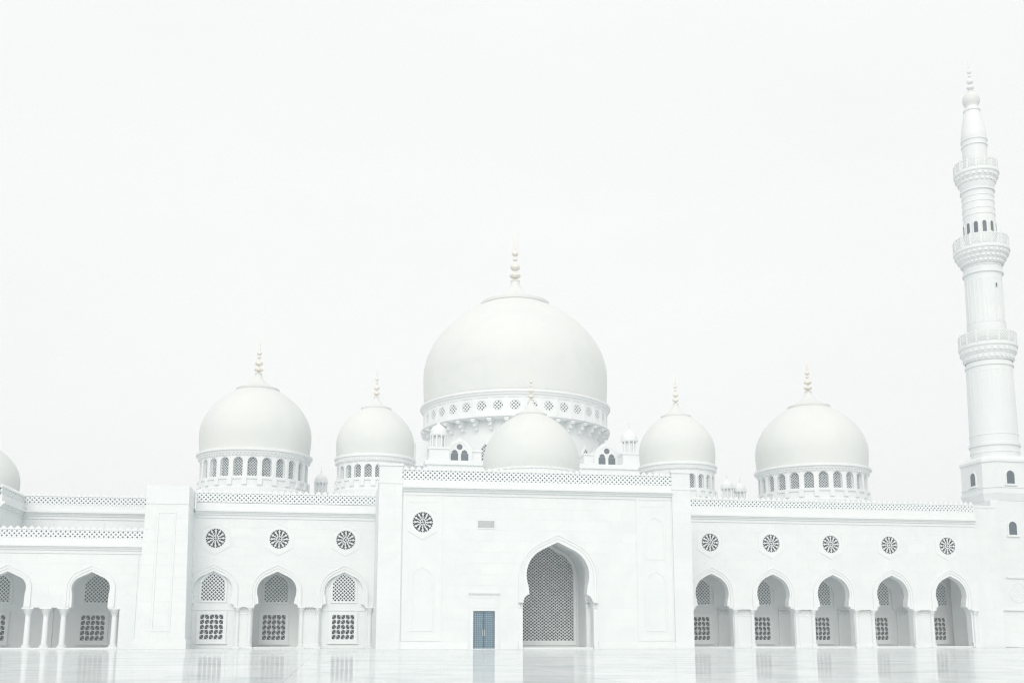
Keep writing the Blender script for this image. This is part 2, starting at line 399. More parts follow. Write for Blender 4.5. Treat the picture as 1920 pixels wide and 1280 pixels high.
def leaf_band(x0, x1, z0, z1, y):
    """carved capital band: three courses of leaf bumps on a flaring block"""
    mb = MB(); h = z1 - z0
    mb.box(x0, x1, y - 0.05, y + 0.1, z0, z0 + h * .12); mb.box(x0, x1, y - 0.03, y + 0.1, z0 + h * .12, z1 - h * .14)
    mb.box(x0 - .06, x1 + .06, y - 0.30, y + 0.1, z1 - h * .14, z1)
    for j in range(3):
        n = max(2, int((x1 - x0) / 0.27)); st = (x1 - x0) / n; zc = z0 + h * (.20 + .22 * j); d = 0.09 + .07 * j
        for i in range(n if j % 2 == 0 else n - 1):
            cx = x0 + (i + .5 + .5 * (j % 2)) * st
            b_ = len(mb.v); q = st * .42
            mb.v += [(cx - q, y - .03, zc - h * .06), (cx + q, y - .03, zc - h * .06), (cx + q * .5, y - d - .06, zc + h * .12), (cx - q * .5, y - d - .06, zc + h * .12), (cx - q, y - .03, zc + h * .13), (cx + q, y - .03, zc + h * .13)]
            mb.f += [(b_, b_ + 1, b_ + 2, b_ + 3), (b_ + 1, b_ + 5, b_ + 2), (b_, b_ + 3, b_ + 4), (b_ + 3, b_ + 2, b_ + 5, b_ + 4)]
    return mb
def pier(b, x0, x1, y=0.0, ztop=4.0):
    part('pier_capital', leaf_band(x0 - .02, x1 + .02, ztop - .78, ztop, y - 0.02), 'trim', b)
    part('pier_base', MB().box(x0 - .04, x1 + .04, y - .16, y + .2, 0.004, .32).box(x0, x1, y - .10, y + .2, .32, .44), 'trim', b)
    for x in ((x0 + .24, x1 - .24) if x1 - x0 > 1.2 else ((x0 + x1) / 2,)): column(b, x, y - 0.06, ENGM)

def moulding(b, inner, cx, bo, zb, apo, z0):
    """two-stepped band round an arch; inner: the opening outline above z0"""
    i1 = [p for p in inner if p[1] >= z0 - 1e-6]
    i1 = [(i1[0][0], z0)] + i1 + [(i1[-1][0], z0)] if i1[0][1] > z0 + 1e-6 else i1
    mb = MB()
    def band(b_in, ap_in, b_out, ap_out, d):
        o = hood(cx, b_out, zb, ap_out, z0); i = hood(cx, b_in, zb, ap_in, z0) if b_in else i1
        mb.prism(o + i[::-1], -d, 0.02)
    band(None, None, bo - 0.34, apo - 0.38, 0.05)
    band(bo - 0.335, apo - 0.375, bo - 0.10, apo - 0.11, 0.11)
    band(bo - 0.095, apo - 0.105, bo, apo, 0.17)
    part('arch_moulding', mb, 'trim', b)

# ================================================================== SETTING
g = MB().box(-600, 600, -560, 640, -0.6, -0.02); ground = part('courtyard_floor', g, 'grout', None); ground['kind'] = 'structure'
slab_cache = {}
xs_ = [-46 + 7.5 * i for i in range(18)]
for j in range(18):
    ya = 4 + 6 * j; yb = ya + 6 - 0.006
    for i in range(17):
        xa = xs_[i]; xb = xa + 7.5 - 0.006
        # only the wedge of the floor that the picture or a step to its side can show
        if xb < -0.50 * yb - 9 or xa > 0.78 * yb + 9: continue
        me = slab_cache.get('a') or slab_cache.setdefault('a', MB().box(-3.747, 3.747, -2.997, 2.997, -0.02, 0).mesh('floor_slab', 'floor'))
        o = put('floor_slab', me, ground, ((xa + xb) / 2, (ya + yb) / 2, random.uniform(-.0015, .0015)))
        o.rotation_euler = (random.gauss(0, rad(.010)), random.gauss(0, rad(.010)), 0)

# ================================================================== RIGHT ARCADE WING  (origin 52.5,107)
def wing_wall(cxs, x0, x1, ztop, arch, thick=0.9, closed=()):
    P = [(x0, 0.0)]
    for cx in cxs: P += [(x, z) for x, z in reversed(arch(cx))]
    P += [(x1, 0.0), (x1, ztop), (x0, ztop)]
    return P
rw = thing('arcade_wing', 'long white arcade wing with five open keyhole arches between the portal and the minaret', 'building', (52.5, 107, 0))
rx = [-13.5, -6.75, 0, 6.75, 13.55]
def rarch(cx): return keyhole(cx, 1.80, 5.55, 1.60, 4.28, 2.2, 3.35, 7.6)
X0, X1 = -18.8, 17.0
part('wall', MB().prism(wing_wall(rx, X0, X1, 13.4, rarch), 0, 0.9, [ngon(24, 1.0, 0, cx, 10.85) for cx in rx]), 'wall', rw)
part('back_wall', MB().box(X0, X1 + 1.5, 6.5, 6.9, 0.14, 8.4), 'wall', rw)
part('ceiling', MB().box(X0, X1 + 1.5, 0.9, 6.9, 7.9, 8.4), 'wall', rw)
part('floor_step', MB().box(X0, X1, 0.05, 6.5, 0.004, 0.13), 'trim', rw)
for xa in (X0, X1 + 1.0): part('end_wall', MB().box(xa, xa + .5, 0.9, 6.5, 0.13, 7.9), 'wall', rw)
part('roof', MB().box(X0, X1, 0.3, 7.25, 13.4, 13.7), 'wall', rw)
for k, cx in enumerate(rx):
    a = rarch(cx)
    moulding(rw, a, cx, 2.33, 5.5, 8.3, 4.02)
    rosette_window(rw, cx - 0.02, 10.85)
    window_pair(rw, cx + .93 + .32 * k, 6.5, -.13 - .06 * k, 0.76, 4.6, 1.05); bx = cx + .93 + .3 * k
    ai = hood(bx, 1.62, 5.7, 7.5, 4.1); ao = hood(bx, 1.9, 5.7, 7.85, 4.1)
    part('blind_arch_band', MB().prism(ao + ai[::-1], 6.36, 6.5), 'trim', rw)
    if k < 4:
        nx = rx[k + 1]
        part('inner_pilaster', leaf_band(bx + 2.05, bx + 4.9, 3.4, 4.2, 6.34).box(bx + 2.05, bx + 4.9, 6.36, 6.5, .44, 3.4).box(bx + 1.95, bx + 5.0, 6.26, 6.5, .13, .44), 'trim', rw)
for x0, x1 in zip([X0 + .02] + [c + 2.2 for c in rx], [c - 2.2 for c in rx] + [rx[-1] + 2.95]):
    pier(rw, x0, x1, 0.0, 4.02)
cornice(rw, X0 + 2.6, X1, 13.62, 0, .42, .92)
parapet(rw, X0 + 2.6, X1, 14.58, 15.34, 15.76, -.1)
panels(rw, X0, X1, 4.1, 13.0, 0.0, [(X0, X0 + 2.6, 0, 14)], [hood(c, 2.1, 5.6, 8.0, 4.0) for c in rx] + [ngon(6, 1.5, 0, c, 10.85) for c in rx])
panels(rw, rx[-1] + 3.0, X1, 0.0, 4.1, 0.0)

# ================================================================== LEFT WING  (origin -5,107)
lw = thing('arcade_wing', 'white wing with three arches, only the middle one open, beside the portal', 'building', (-5, 107, 0))
lx = [-6.35, -0.3, 6.15]
def larch(cx): return keyhole(cx, 1.88, 5.50, 1.70, 4.28, 2.2, 3.5, 7.38)
X0, X1 = -9.2, 9.1
part('wall', MB().prism(wing_wall(lx, X0, X1, 13.0, larch), 0, 0.9, [ngon(24, 1.0, 0, cx, 10.53) for cx in lx]), 'wall', lw)
part('back_wall', MB().box(-3.2, 2.4, 5.5, 5.9, .13, 7.9).box(-3.2, -2.9, .9, 5.5, .13, 7.9).box(2.1, 2.4, .9, 5.5, .13, 7.9), 'wall', lw)
part('ceiling', MB().box(-3.2, 2.4, 0.9, 5.9, 7.9, 8.4), 'wall', lw)
part('floor_step', MB().box(-2.6, 2.1, .05, 5.5, .004, .13), 'trim', lw)
part('roof', MB().box(X0, X1, .3, 7.25, 13.0, 13.3), 'wall', lw)
for k, cx in enumerate(lx):
    moulding(lw, larch(cx), cx, 2.38, 5.45, 8.05, 4.02); rosette_window(lw, cx + .05, 10.53)
    if k == 1: window_pair(lw, cx - .3, 5.5, -.12, .78, 4.55, 1.06)
    else:
        part('blind_arch_infill', MB().box(cx - 2.3, cx + 2.3, .42, .9, 0, 7.6), 'wall', lw)
        part('infill_sill', MB().box(cx - 2.15, cx + 2.15, .34, .42, 3.62, 3.8), 'trim', lw); part('infill_plinth', MB().box(cx - 2.15, cx + 2.15, .3, .42, 0.004, .3), 'trim', lw)
        window_pair(lw, cx + .02, .42, 0, .84, 4.5)
for x0, x1 in zip([lx[0] - 2.9] + [c + 2.2 for c in lx], [c - 2.2 for c in lx] + [lx[-1] + 2.95]):
    pier(lw, x0, x1, 0.0, 4.02)
cornice(lw, X0 + .9, X1, 13.12, 0, .42, .85)
parapet(lw, X0 + .9, X1, 14.08, 14.92, 15.32, -.1)
panels(lw, X0, X1, 4.1, 12.5, 0.0, [], [hood(c, 2.15, 5.45, 7.8, 4.0) for c in lx] + [ngon(6, 1.5, 0, c, 10.53) for c in lx])

# ================================================================== PORTAL BLOCK (origin 18.9,98)
pb = thing('portal_building', 'tall white portal block with a large latticed keyhole arch and a small blue door', 'building', (18.9, 98, 0))
X0, X1 = -14.85, 14.82
PC = 1.85
def parch(cx): return keyhole(cx, 2.98, 6.75, 2.72, 4.95, 3.34, 4.0, 9.82, 0.0, 12)
dx0, dx1 = -6.1, -4.1
outl = [(X0, 0), (dx0, 0), (dx0, 3.42), (dx1, 3.42), (dx1, 0)] + list(reversed(parch(PC))) + [(X1, 0), (X1, 15.0), (X0, 15.0)]
part('wall', MB().prism(outl, 0, 1.2, [ngon(24, 1.0, 0, -10.83, 11.48)]), 'wall', pb)
for xa in (X0, X1 - .8): part('side_wall', MB().box(xa, xa + .8, 1.2, 14, 0, 15.0), 'wall', pb)
part('roof', MB().box(X0, X1, .4, 14, 15.0, 15.3), 'wall', pb)
# deep porch behind the arch
VO = arched(3.5, 0.0, 7.0, 10.7, PC, 9); VS = arched(2.58, .74, 7.3, 9.95, PC + .45, 9)
part('porch_vault', MB().prism(hood(PC, 4.3, 7.0, 11.8, 0) + VO[::-1], 1.2, 7.0), 'wall', pb)
part('porch_rib', MB().prism(hood(PC, 3.6, 7.0, 10.8, 0) + hood(PC, 3.3, 6.9, 10.35, 0)[::-1], 3.0, 3.6), 'trim', pb)
part('porch_end_wall', MB().prism(rect(PC - 4.3, PC + 4.3, 0.0, 12.0), 7.0, 7.6, [VS]), 'wall', pb)
part('porch_step', MB().box(PC - 3.3, PC + 3.3, .1, 7.0, .004, .14), 'trim', pb)
part('screen_frame', MB().prism(arched(2.82, .3, 7.3, 10.3, PC + .45, 9), 6.86, 7.0, [VS]), 'trim', pb)
scr = MB()
for an in (38, 142):
    d_ = (cos(rad(an)), sin(rad(an)))
    for i in range(-44, 45):
        for (p, q) in clip(VS, (PC + .45 - d_[1] * i * .235, 5 + d_[0] * i * .235), d_):
            L = math.hypot(q[0] - p[0], q[1] - p[1]); n = max(1, int(L / .27))
            for k in range(n):
                scr.bar((p[0] + (q[0] - p[0]) * k / n, p[1] + (q[1] - p[1]) * k / n), (p[0] + (q[0] - p[0]) * (k + 1) / n, p[1] + (q[1] - p[1]) * (k + 1) / n), random.uniform(.045, .07), 7.04 + (.004 if an > 90 else 0), 7.10)
part('arch_screen', scr, 'screen', pb)
part('screen_glass', MB().prism(VS, 7.42, 7.46), 'glass', pb)
part('porch_pilaster', leaf_band(PC + 3.0, PC + 3.5, 3.6, 4.4, 1.6).box(PC + 3.05, PC + 3.5, 1.6, 2.6, .14, 3.6), 'trim', pb)
moulding(pb, parch(PC), PC, 3.75, 6.5, 10.55, 4.3)
part('jamb_capital', leaf_band(PC + 3.36, PC + 3.72, 3.5, 4.3, -.02).box(PC + 3.36, PC + 3.72, -.08, .02, .44, 3.5).box(PC + 3.36, PC + 3.78, -.14, .02, .004, .44), 'trim', pb)
part('jamb_capital', leaf_band(PC - 3.72, PC - 3.36, 3.5, 4.3, -.02).box(PC - 3.72, PC - 3.36, -.08, .02, .44, 3.5).box(PC - 3.78, PC - 3.36, -.14, .02, .004, .44), 'trim', pb)
# end piers, plinth, cornice and parapet
part('end_pier', MB().box(X0 - .05, -12.78, -.22, 1.1, 0, 16.62).box(X0 - .15, -12.7, -.32, 1.2, 16.62, 16.86).box(X0 - .1, -12.74, -.27, 1.1, 14.98, 15.12), 'wall', pb)
part('end_pier', MB().box(13.05, X1 + .05, -.22, 1.1, 0, 16.62).box(12.97, X1 + .15, -.32, 1.2, 16.62, 16.86).box(13.0, X1 + .1, -.27, 1.1, 14.98, 15.12), 'wall', pb)
for xa, xb in ((-12.78, dx0 - .5), (dx1 + .5, PC - 3.8), (PC + 3.8, 13.05)): part('plinth', MB().box(xa, xb, -.12, .02, .004, .62), 'trim', pb)
cornice(pb, -12.78, 13.05, 14.62, 0, .5, .75)
parapet(pb, -12.78, 13.05, 15.4, 16.28, 16.68, -.12)
# niches
def niche(x0, x1, zz):
    mb = MB().prism(rect(x0, x1, .72, 14.2), -.05, .01, [rect(x0 + .28, x1 - .28, 1.0, 13.9)])
    mb.prism(rect(x0 + .28, x1 - .28, 1.0, 13.9), -.025, .01, [rect(x0 + .52, x1 - .52, 1.25, 13.3)])
    part('niche_frame', mb, 'trim', pb)
niche(-12.65, -9.05, 0); niche(9.5, 12.9, 0)
def blind(cx, z0, zs, ap, w=1.02):
    part('blind_niche', MB().prism(arched(w, z0, zs, ap, cx), -.045, .01, [arched(w - .14, z0 + .14, zs, ap - .16, cx)]), 'trim', pb)
blind(-10.85, 1.6, 6.35, 7.5); blind(11.3, 1.6, 6.15, 7.3); blind(11.3, 8.3, 11.3, 12.45)
rosette_window(pb, -10.83, 11.48, 0.0, 1.0)
# vent
vg = part('vent_grille', MB().prism(rect(-5.78, -4.08, 10.95, 11.8), -.05, .02, [rect(-5.68, -4.18, 11.05, 11.7)]).box(-5.68, -4.18, 0.0, .012, 11.05, 11.7), 'trim', pb)
lv = MB()
for i in range(9): lv.box(-5.66, -4.2, -.04, -.004, 11.07 + .07 * i, 11.122 + .07 * i)
part('louvre', lv, 'vent', vg)
# door
part('door_surround', MB().prism(rect(dx0 - .32, dx1 + .32, 0, 5.0), -.06, .02, [rect(dx0, dx1, -.001, 3.42)]).prism(rect(dx0 - .15, dx1 + .15, 3.7, 4.75), -.09, -.06, [rect(dx0 - .02, dx1 + .02, 3.84, 4.6)]).box(dx0 - .42, dx1 + .42, -.26, .02, 5.0, 5.16).box(dx0 - .36, dx1 + .36, -.16, .02, 4.9, 5.0), 'trim', pb)
for sx in (-1, 1):
    cx = (dx0 + dx1) / 2 + sx * .5
    lf = part('door_leaf', MB().box(cx - .485, cx + .485, .22, .28, .05, 3.38), 'teal', pb)
    lat = MB()
    for i in range(6): lat.bar((cx - .43 + i * .172, .12), (cx - .43 + i * .172, 3.32), .06, .180, .20)
    for i in range(19): lat.bar((cx - .44, .14 + i * .1755), (cx + .44, .14 + i * .1755), .06, .184, .20)
    part('door_lattice', lat, 'doorbar', lf)
    part('leaf_frame', MB().prism(rect(cx - .49, cx + .49, .04, 3.40), .165, .22, [rect(cx - .43, cx + .43, .11, 3.33)]), 'teal', lf)
for sx in (-1, 1): part('door_handle', MB().box((dx0 + dx1) / 2 + sx * .09 - .025, (dx0 + dx1) / 2 + sx * .09 + .025, .09, .17, 1.15, 1.75), 'vent', pb)
part('door_reveal', MB().box(dx0, dx1, .30, .4, 0, 3.42).box(dx0, dx1, -.1, .30, .004, .05), 'trim', pb)
panels(pb, -12.75, 13.0, .66, 13.9, 0.0, [(-12.7, -9.0, .7, 14.25), (9.45, 12.95, .7, 14.25), (dx0 - .4, dx1 + .4, 0, 5.2), (-5.85, -4.0, 10.9, 11.85)], [hood(PC, 3.6, 6.5, 10.3, 0)], 1.03, 2.45)
panels(pb, X0 - .05, -12.8, .1, 14.9, -.22, (), (), 1.03, 3)
panels(pb, 13.07, X1 + .05, .1, 14.9, -.22, (), (), 1.03, 3)

# ================================================================== CORNER TOWER
ct = thing('corner_tower', 'plain white corner pier tower rising between the gallery and the three arch wing', 'tower', (-15.3, 103, 0))
tw = MB(); b_ = 0
tw.box(-2.35, 2.15, 0, 4.4, 0, 13.3, .32); part('shaft', tw, 'wall', ct)
part('tower_cap', MB().box(-2.03, 1.83, -.01, 4.4, 13.3, 15.05).box(-2.06, 1.86, -.05, 4.4, 13.3, 13.38), 'marble', ct)
part('tower_base', MB().box(-2.48, 2.25, -.14, 4.4, .004, .9, .02), 'trim', ct)
part('tower_panel', MB().prism(rect(-.95, .75, 1.6, 12.6), -.05, .02, [rect(-.8, .6, 1.75, 12.45)]), 'trim', ct)
for j in range(11):
    z0 = 1.0 + j * 1.1; t0 = .32 * (z0 / 13.3)
    for (u, v) in ((-2.33 + t0 + .02, -1.0), (-.78, .58), (.8, 2.13 - t0 - .02)):
        w_ = (v - u) - .02
        put('stone_panel', MB().box(-w_ / 2, w_ / 2, -.012, .03, 0, 1.08).mesh('stone_panel', 'marble'), ct, ((u + v) / 2, -random.uniform(0, .004), z0))

# ================================================================== LEFT GALLERY (origin -26,104)
ga = thing('column_gallery', 'low white gallery carried on round columns with open keyhole arches at the edge', 'building', (-26, 104, 0))
gx = [-10.7, -3.2, 4.1]
def garch(cx): return keyhole(cx, 1.68, 5.5, 1.58, 4.25, None, None, 6.98, 3.72)
X0, X1 = -14.5, 8.48
P = [(X0, 3.72)]
for cx in gx: P += list(reversed(garch(cx)))
P += [(6.75, 3.72), (6.75, 0), (X1, 0), (X1, 9.15), (X0, 9.15)]
part('wall', MB().prism(P, 0, .8), 'wall', ga)
part('back_wall', MB().box(X0, X1, 8.0, 8.4, .13, 8.6), 'wall', ga)
part('ceiling', MB().box(X0, X1, .8, 8.4, 7.7, 9.0), 'wall', ga)
part('end_wall', MB().box(X1 - .4, X1, .8, 8.0, 0, 8.6), 'wall', ga)
part('floor_step', MB().box(X0, 6.75, -.25, 8.0, .004, .12), 'trim', ga)
part('corner_strip', MB().box(X1 - .42, X1 - .30, -.06, .02, 0, 8.75), 'trim', ga)
for cx in gx:
    moulding(ga, garch(cx), cx, 2.15, 5.45, 7.62, 3.74)
    if cx > -8: window_pair(ga, cx - (1.05 if cx > 0 else 3.0), 8.0, -.2, .72, 4.4, 1.04)
    part('wall_pilaster', leaf_band(cx + 1.6, cx + 2.3, 3.3, 4.1, 7.86).box(cx + 1.6, cx + 2.3, 7.86, 8.0, .13, 3.3), 'trim', ga)
for x in (-8.75, -6.95, -5.2 + .0, -1.25, .3, 1.82, 6.28): 
    if x != -5.2: column(ga, x, .4)
column(ga, -5.15, .4)
cornice(ga, X0, X1 + .3, 9.28, 0, .4, .72)
parapet(ga, X0, X1 + .1, 10.06, 10.82, 11.15, -.1)
panels(ga, X0, X1, 3.9, 8.7, 0, (), [hood(c, 1.95, 5.45, 7.4, 3.7) for c in gx])
# upper storey
us = thing('upper_storey', 'set back white upper storey with a pierced parapet above the column gallery', 'building', (-24.5, 112, 0))
part('wall', MB().box(-6.05, 7.5, 0, 4, 9.0, 13.3), 'wall', us)
part('return_wall', MB().box(-10, -6.05, -7.4, 4, 9.0, 13.3), 'wall', us)
cornice(us, -6.05, 7.4, 13.25, 0, .4, .78); parapet(us, -6.05, 7.4, 14.1, 14.9, 15.25, -.1)
panels(us, -6.0, 7.4, 9.3, 12.6, 0, (), (), 1.1, 2.6)
rt = bpy.data.objects.new('return_side', None); COL.objects.link(rt); rt.parent = us; rt.location = (-6.05, 0, 0); rt.rotation_euler = (0, 0, rad(90))
def side_parts():
    # the same cornice and parapet turned to face right
    mb = MB()
    for o_, z0, z1 in ((.42, 13.25, 13.45), (.26, 13.12, 13.25), (.13, 12.95, 13.12), (.05, 12.63, 12.69), (.147, 13.45, 14.03)): mb.box(-7.4, -.15, -o_, .3, z0, z1)
    part('cornice', mb, 'trim', rt)
    part('pierced_band', diag(MB(), rect(-7.4, -.1, 14.1, 14.75), .30, .158, -.08, .06), 'screen', rt)
    part('parapet_backing', MB().box(-7.4, 0.1, .24, .5, 14.03, 14.77), 'wall', rt)
    part('parapet_rail', MB().box(-7.4, -.2, -.15, .5, 14.75, 14.85).box(-7.4, -.2, -.13, .24, 14.02, 14.1), 'trim', rt)
    for i in range(12): put('merlon', MERLON, rt, (-7.1 + .6 * i, -.05, 14.85)).scale = (1, 1, .5)
side_parts()

# ================================================================== HALL BEHIND
hall = thing('prayer_hall', 'broad white hall roof carrying the domes behind the front parapets', 'building', (26, 114.2, 0))
part('hall_block', MB().box(-48, 46, 0, 110, 0, 14.0), 'wall', hall)

# ================================================================== DOMES
def shell_profile(R, zr, zc, cap, zcap, base=0.97, n=26):
    """onion-less bulbous dome: ring height zr, widest at zc, cap ring radius cap at zcap"""
    p = 1.32; a1 = math.acos((cap / R) ** (1 / p)); bz = (zcap - zc) / math.sin(a1); pr = []
    for i in range(7):
        t = i / 7; z = zr + (zc - zr) * t; pr.append((R * (base + (1 - base) * math.sin(t * pi / 2)), z))
    for i in range(n + 1):
        a = a1 * i / n; pr.append((R * cos(a) ** p, zc + bz * sin(a)))
    return pr
def finial(parent, cx, z0, zt, r, mat='gold'):
    """stem with four beads, biggest lowest, and a spike"""
    h = zt - z0; pr = [(r * .9, z0)]
    def bead(zc, rr, hh):
        for i in range(-4, 5):
            a = i / 4 * pi / 2 * .88; pr.append((rr * cos(a), zc + hh * sin(a)))
    pr.append((r * 1.05, z0 + h * .02)); pr.append((r * .55, z0 + h * .05))
    bead(z0 + h * .13, r * 1.25, h * .055); bead(z0 + h * .30, r * 1.12, h * .07); bead(z0 + h * .455, r * .55, h * .035); bead(z0 + h * .57, r * .75, h * .055)
    pr.append((r * .26, z0 + h * .68)); pr.append((r * .19, z0 + h * .88)); pr.append((0.01, zt))
    return part('finial', MB().lathe(pr, 16), mat, parent, smooth=50)
def dome_top(b, R, zr, zc, cap, zcap, zcone, ztip, base=.97, seg=72, rf=None):
    sh = part('shell', MB().lathe(shell_profile(R, zr, zc, cap, zcap, base), seg), 'dome', b, smooth=40)
    rf = rf or cap * .17; hc = zcone - zcap
    pr = [(cap * .98, zcap - .10), (cap * 1.05, zcap + .0), (cap * 1.06, zcap + .04 * cap), (cap * 1.06, zcap + .09 * cap), (cap * .97, zcap + .12 * cap)]
    for i in range(1, 13):
        t = i / 12; pr.append((rf + (cap * .95 - rf) * (1 - t) ** 2.0, zcap + .12 * cap + (hc - .12 * cap) * t))
    part('cap', MB().lathe(pr, 48), 'dome', b, smooth=28)
    finial(b, 0, zcone, ztip, rf * 1.05)
def drum_bays(b, R, z0, z1, n, w, wz0, wzs, wap, a0=0.0, th=.45):
    """ring of flat bays, each with an arched opening and a pierced pane behind it"""
    hw = R * math.tan(pi / n); me = MB().prism(rect(-hw - .01, hw + .01, z0, z1), 0, th, [arched(w, wz0, wzs, wap, 0, 7, 82)])
    me.prism(rect(-hw * 1.02, -w - .22, z0 + .3, z1 - .35), -.10, .02) if hw - w > .3 else None
    me.prism(rect(w + .22, hw * 1.02, z0 + .3, z1 - .35), -.10, .02) if hw - w > .3 else None
    bay = me.mesh('drum_bay', 'trim')
    op = arched(w, wz0, wzs, wap, 0, 7, 82)
    lat = outline(diag(MB(), op, .21, .042, 0, .03), op, .08, .0, .05).mesh('window_lattice', 'screen')
    pane = MB().prism(op, 0, .02).mesh('window_glass', 'drumglass')
    for k in range(n):
        a = a0 + 2 * pi * k / n; 
        o = put('drum_bay', bay, b, (R * sin(a), -R * cos(a), 0), a)
        if cos(a) > -.25:
            put('window_lattice', lat, o, (0, th - .12, 0)); put('window_glass', pane, o, (0, th - .04, 0))
    part('drum_core', MB().lathe([(R - th - .02, z0), (R - th - .02, z1)], n * 2), 'wall', b)
def side_dome(label, X, Y, R, zr, zc, zcap, capk, zcone, ztip, zw0, zw1, zbase, n, w, a0, group=None):
    b = thing('dome', label, 'dome', (X, Y, 14.0)); 
    if group: b['group'] = group
    o = -14.0
    Rd = R * .955
    dome_top(b, R, zr + o, zc + o, R * capk, zcap + o, zcone + o, ztip + o)
    # ring cornice with dentils
    pr = [(Rd, zr - .75), (Rd + .10, zr - .72), (Rd + .14, zr - .5), (R * 1.0, zr - .42), (R * 1.005, zr - .22), (R * 1.035, zr - .16), (R * 1.035, zr + .04), (R * 1.0, zr + .14), (R * .94, zr + .18)]
    rc = part('ring_cornice', MB().lathe([(r, z + o) for r, z in pr], 72), 'trim', b, smooth=30)
    d = MB(); nd = 96
    for k in range(nd):
        a = 2 * pi * k / nd
        if cos(a) < -.2: continue
        m_ = MB().box(-.08, .08, -(Rd + .26), -(Rd + .08), zr - .62 + o, zr - .46 + o); Rm = Matrix.Rotation(a, 3, 'Z')
        b0 = len(d.v); d.v += [tuple(Rm @ Vector(v)) for v in m_.v]; d.f += [tuple(i + b0 for i in f) for f in m_.f]
    part('dentil_course', d, 'trim', rc)['kind'] = 'stuff'
    zs = zw0 + (zw1 - zw0) - w * 1.02
    drum_bays(b, Rd, zw0 - .12 + o, zr - .7 + o, n, w, zw0 + o, zs + o, zw1 + o, a0)
    # balcony-like sill with pedestals, and base drum
    part('sill_ring', MB().lathe([(Rd - .3, zw0 - .34 + o), (Rd + .22, zw0 - .34 + o), (Rd + .24, zw0 - .12 + o), (Rd - .3, zw0 - .10 + o)], 72), 'trim', b, smooth=30)
    ped = MB().box(-.26, .26, -(Rd + .27), -(Rd - .1), zw0 - .95 + o, zw0 - .08 + o).mesh('sill_pedestal', 'trim')
    for k in range(n):
        a = a0 + 2 * pi * (k + .5) / n
        if cos(a) > -.4: put('sill_pedestal', ped, b, (0, 0, 0), a)
    part('drum_base', MB().lathe([(Rd + .55, 0), (Rd + .55, zw0 - 1.35 + o), (Rd + .1, zw0 - 1.1 + o), (Rd + .1, zw0 - .34 + o)], 72), 'wall', b, smooth=30)
    return b
side_dome('large dome standing behind the parapet of the three arch wing, left of the portal', -8.95, 121, 6.15, 20.85, 23.1, 28.45, .37, 30.4, 34.8, 17.95, 20.0, 16.6, 24, .52, rad(2))
side_dome('large dome standing behind the five arch wing, between the portal and the minaret', 54.8, 115.5, 6.4, 19.95, 22.0, 27.55, .36, 29.5, 33.6, 17.35, 19.2, 16.2, 24, .54, rad(1))
side_dome('smaller dome tucked beside the left end of the portal roof', 4.25, 116.5, 4.28, 20.15, 21.7, 25.8, .37, 27.2, 30.9, 17.75, 19.15, 16.6, 22, .40, rad(4))
side_dome('smaller dome tucked beside the right end of the portal roof', 38.8, 116.5, 4.36, 20.2, 21.9, 26.1, .38, 27.7, 31.4, 17.4, 19.0, 16.6, 22, .40, rad(4))
side_dome('dome cut by the left edge of the picture, above the upper storey parapet', -36.9, 118.5, 4.0, 15.6, 17.0, 20.75, .36, 22.1, 25.2, 14.4, 15.0, 14, 22, .38, 0)
# portal dome
pd = thing('dome', 'low gold tipped dome on the portal roof in front of the great dome', 'dome', (20.15, 108.2, 15.3))
dome_top(pd, 5.05, 2.5, 3.6, 1.58, 8.65, 10.3, 13.9)
part('drum', MB().lathe([(5.3, 0), (5.3, 2.2), (5.05, 2.3), (5.15, 2.35), (5.15, 2.55), (4.8, 2.6)], 64), 'wall', pd, smooth=30)

# main dome (origin 32.2,190)
md = thing('great_dome', 'huge central dome with a gold finial and a band of latticed roundels round its drum', 'dome', (32.4, 190, 14.0))
Z = -14.0
dome_top(md, 17.0, 42.3 + Z, 48.0 + Z, 6.1, 62.1 + Z, 67.0 + Z, 77.0 + Z, .985, 120, .82)
part('upper_cornice', MB().lathe([(r, z + Z) for r, z in ((16.7, 41.0), (16.9, 41.1), (17.0, 41.5), (17.25, 41.6), (17.25, 41.85), (17.5, 41.95), (17.5, 42.3), (17.0, 42.5))], 120), 'trim', md, smooth=30)
part('lower_cornice', MB().lathe([(r, z + Z) for r, z in ((15.2, 37.55), (16.9, 37.55), (17.35, 37.75), (17.35, 37.98), (16.7, 38.15), (16.6, 38.2))], 120), 'trim', md, smooth=30)
part('drum_core', MB().lathe([(15.3, 14.0 + Z), (15.3, 37.6 + Z)], 96), 'wall', md, smooth=60)
part('band_core', MB().lathe([(16.35, 37.6 + Z), (16.35, 41.6 + Z)], 96), 'wall', md, smooth=60)
NB = 36; RB = 16.75; hw = RB * math.tan(pi / NB); zc = 39.75 + Z
bay = MB().prism(rect(-hw - .02, hw + .02, 38.1 + Z, 41.2 + Z), 0, .3, [ngon(8, .95, pi / 8, 0, zc)])
bay.prism(rect(-hw - .02, -hw + .18, 38.15 + Z, 41.1 + Z), -.10, .01).prism(rect(hw - .18, hw + .02, 38.15 + Z, 41.1 + Z), -.10, .01)
BAY = bay.mesh('band_panel', 'trim'); rg = ngon(8, .95, pi / 8)
RND = outline(diag(MB(), rg, .43, .165, 0, .05), rg, .1, 0, .08).mesh('roundel_lattice', 'screen')
RG = MB().prism(rg, 0, .02).mesh('roundel_glass', 'glass')
bk = MB().box(-.32, .32, -1.9, .2, 37.05 + Z, 37.56 + Z).box(-.26, .26, -1.3, .2, 36.4 + Z, 37.05 + Z).box(-.22, .22, -.7, .2, 35.8 + Z, 36.4 + Z).box(-.45, .45, -2.0, .2, 37.3 + Z, 37.45 + Z)
BRK = bk.mesh('bracket', 'trim')
lwn = arched(.75, 29.2 + Z, 32.2 + Z, 33.6 + Z)
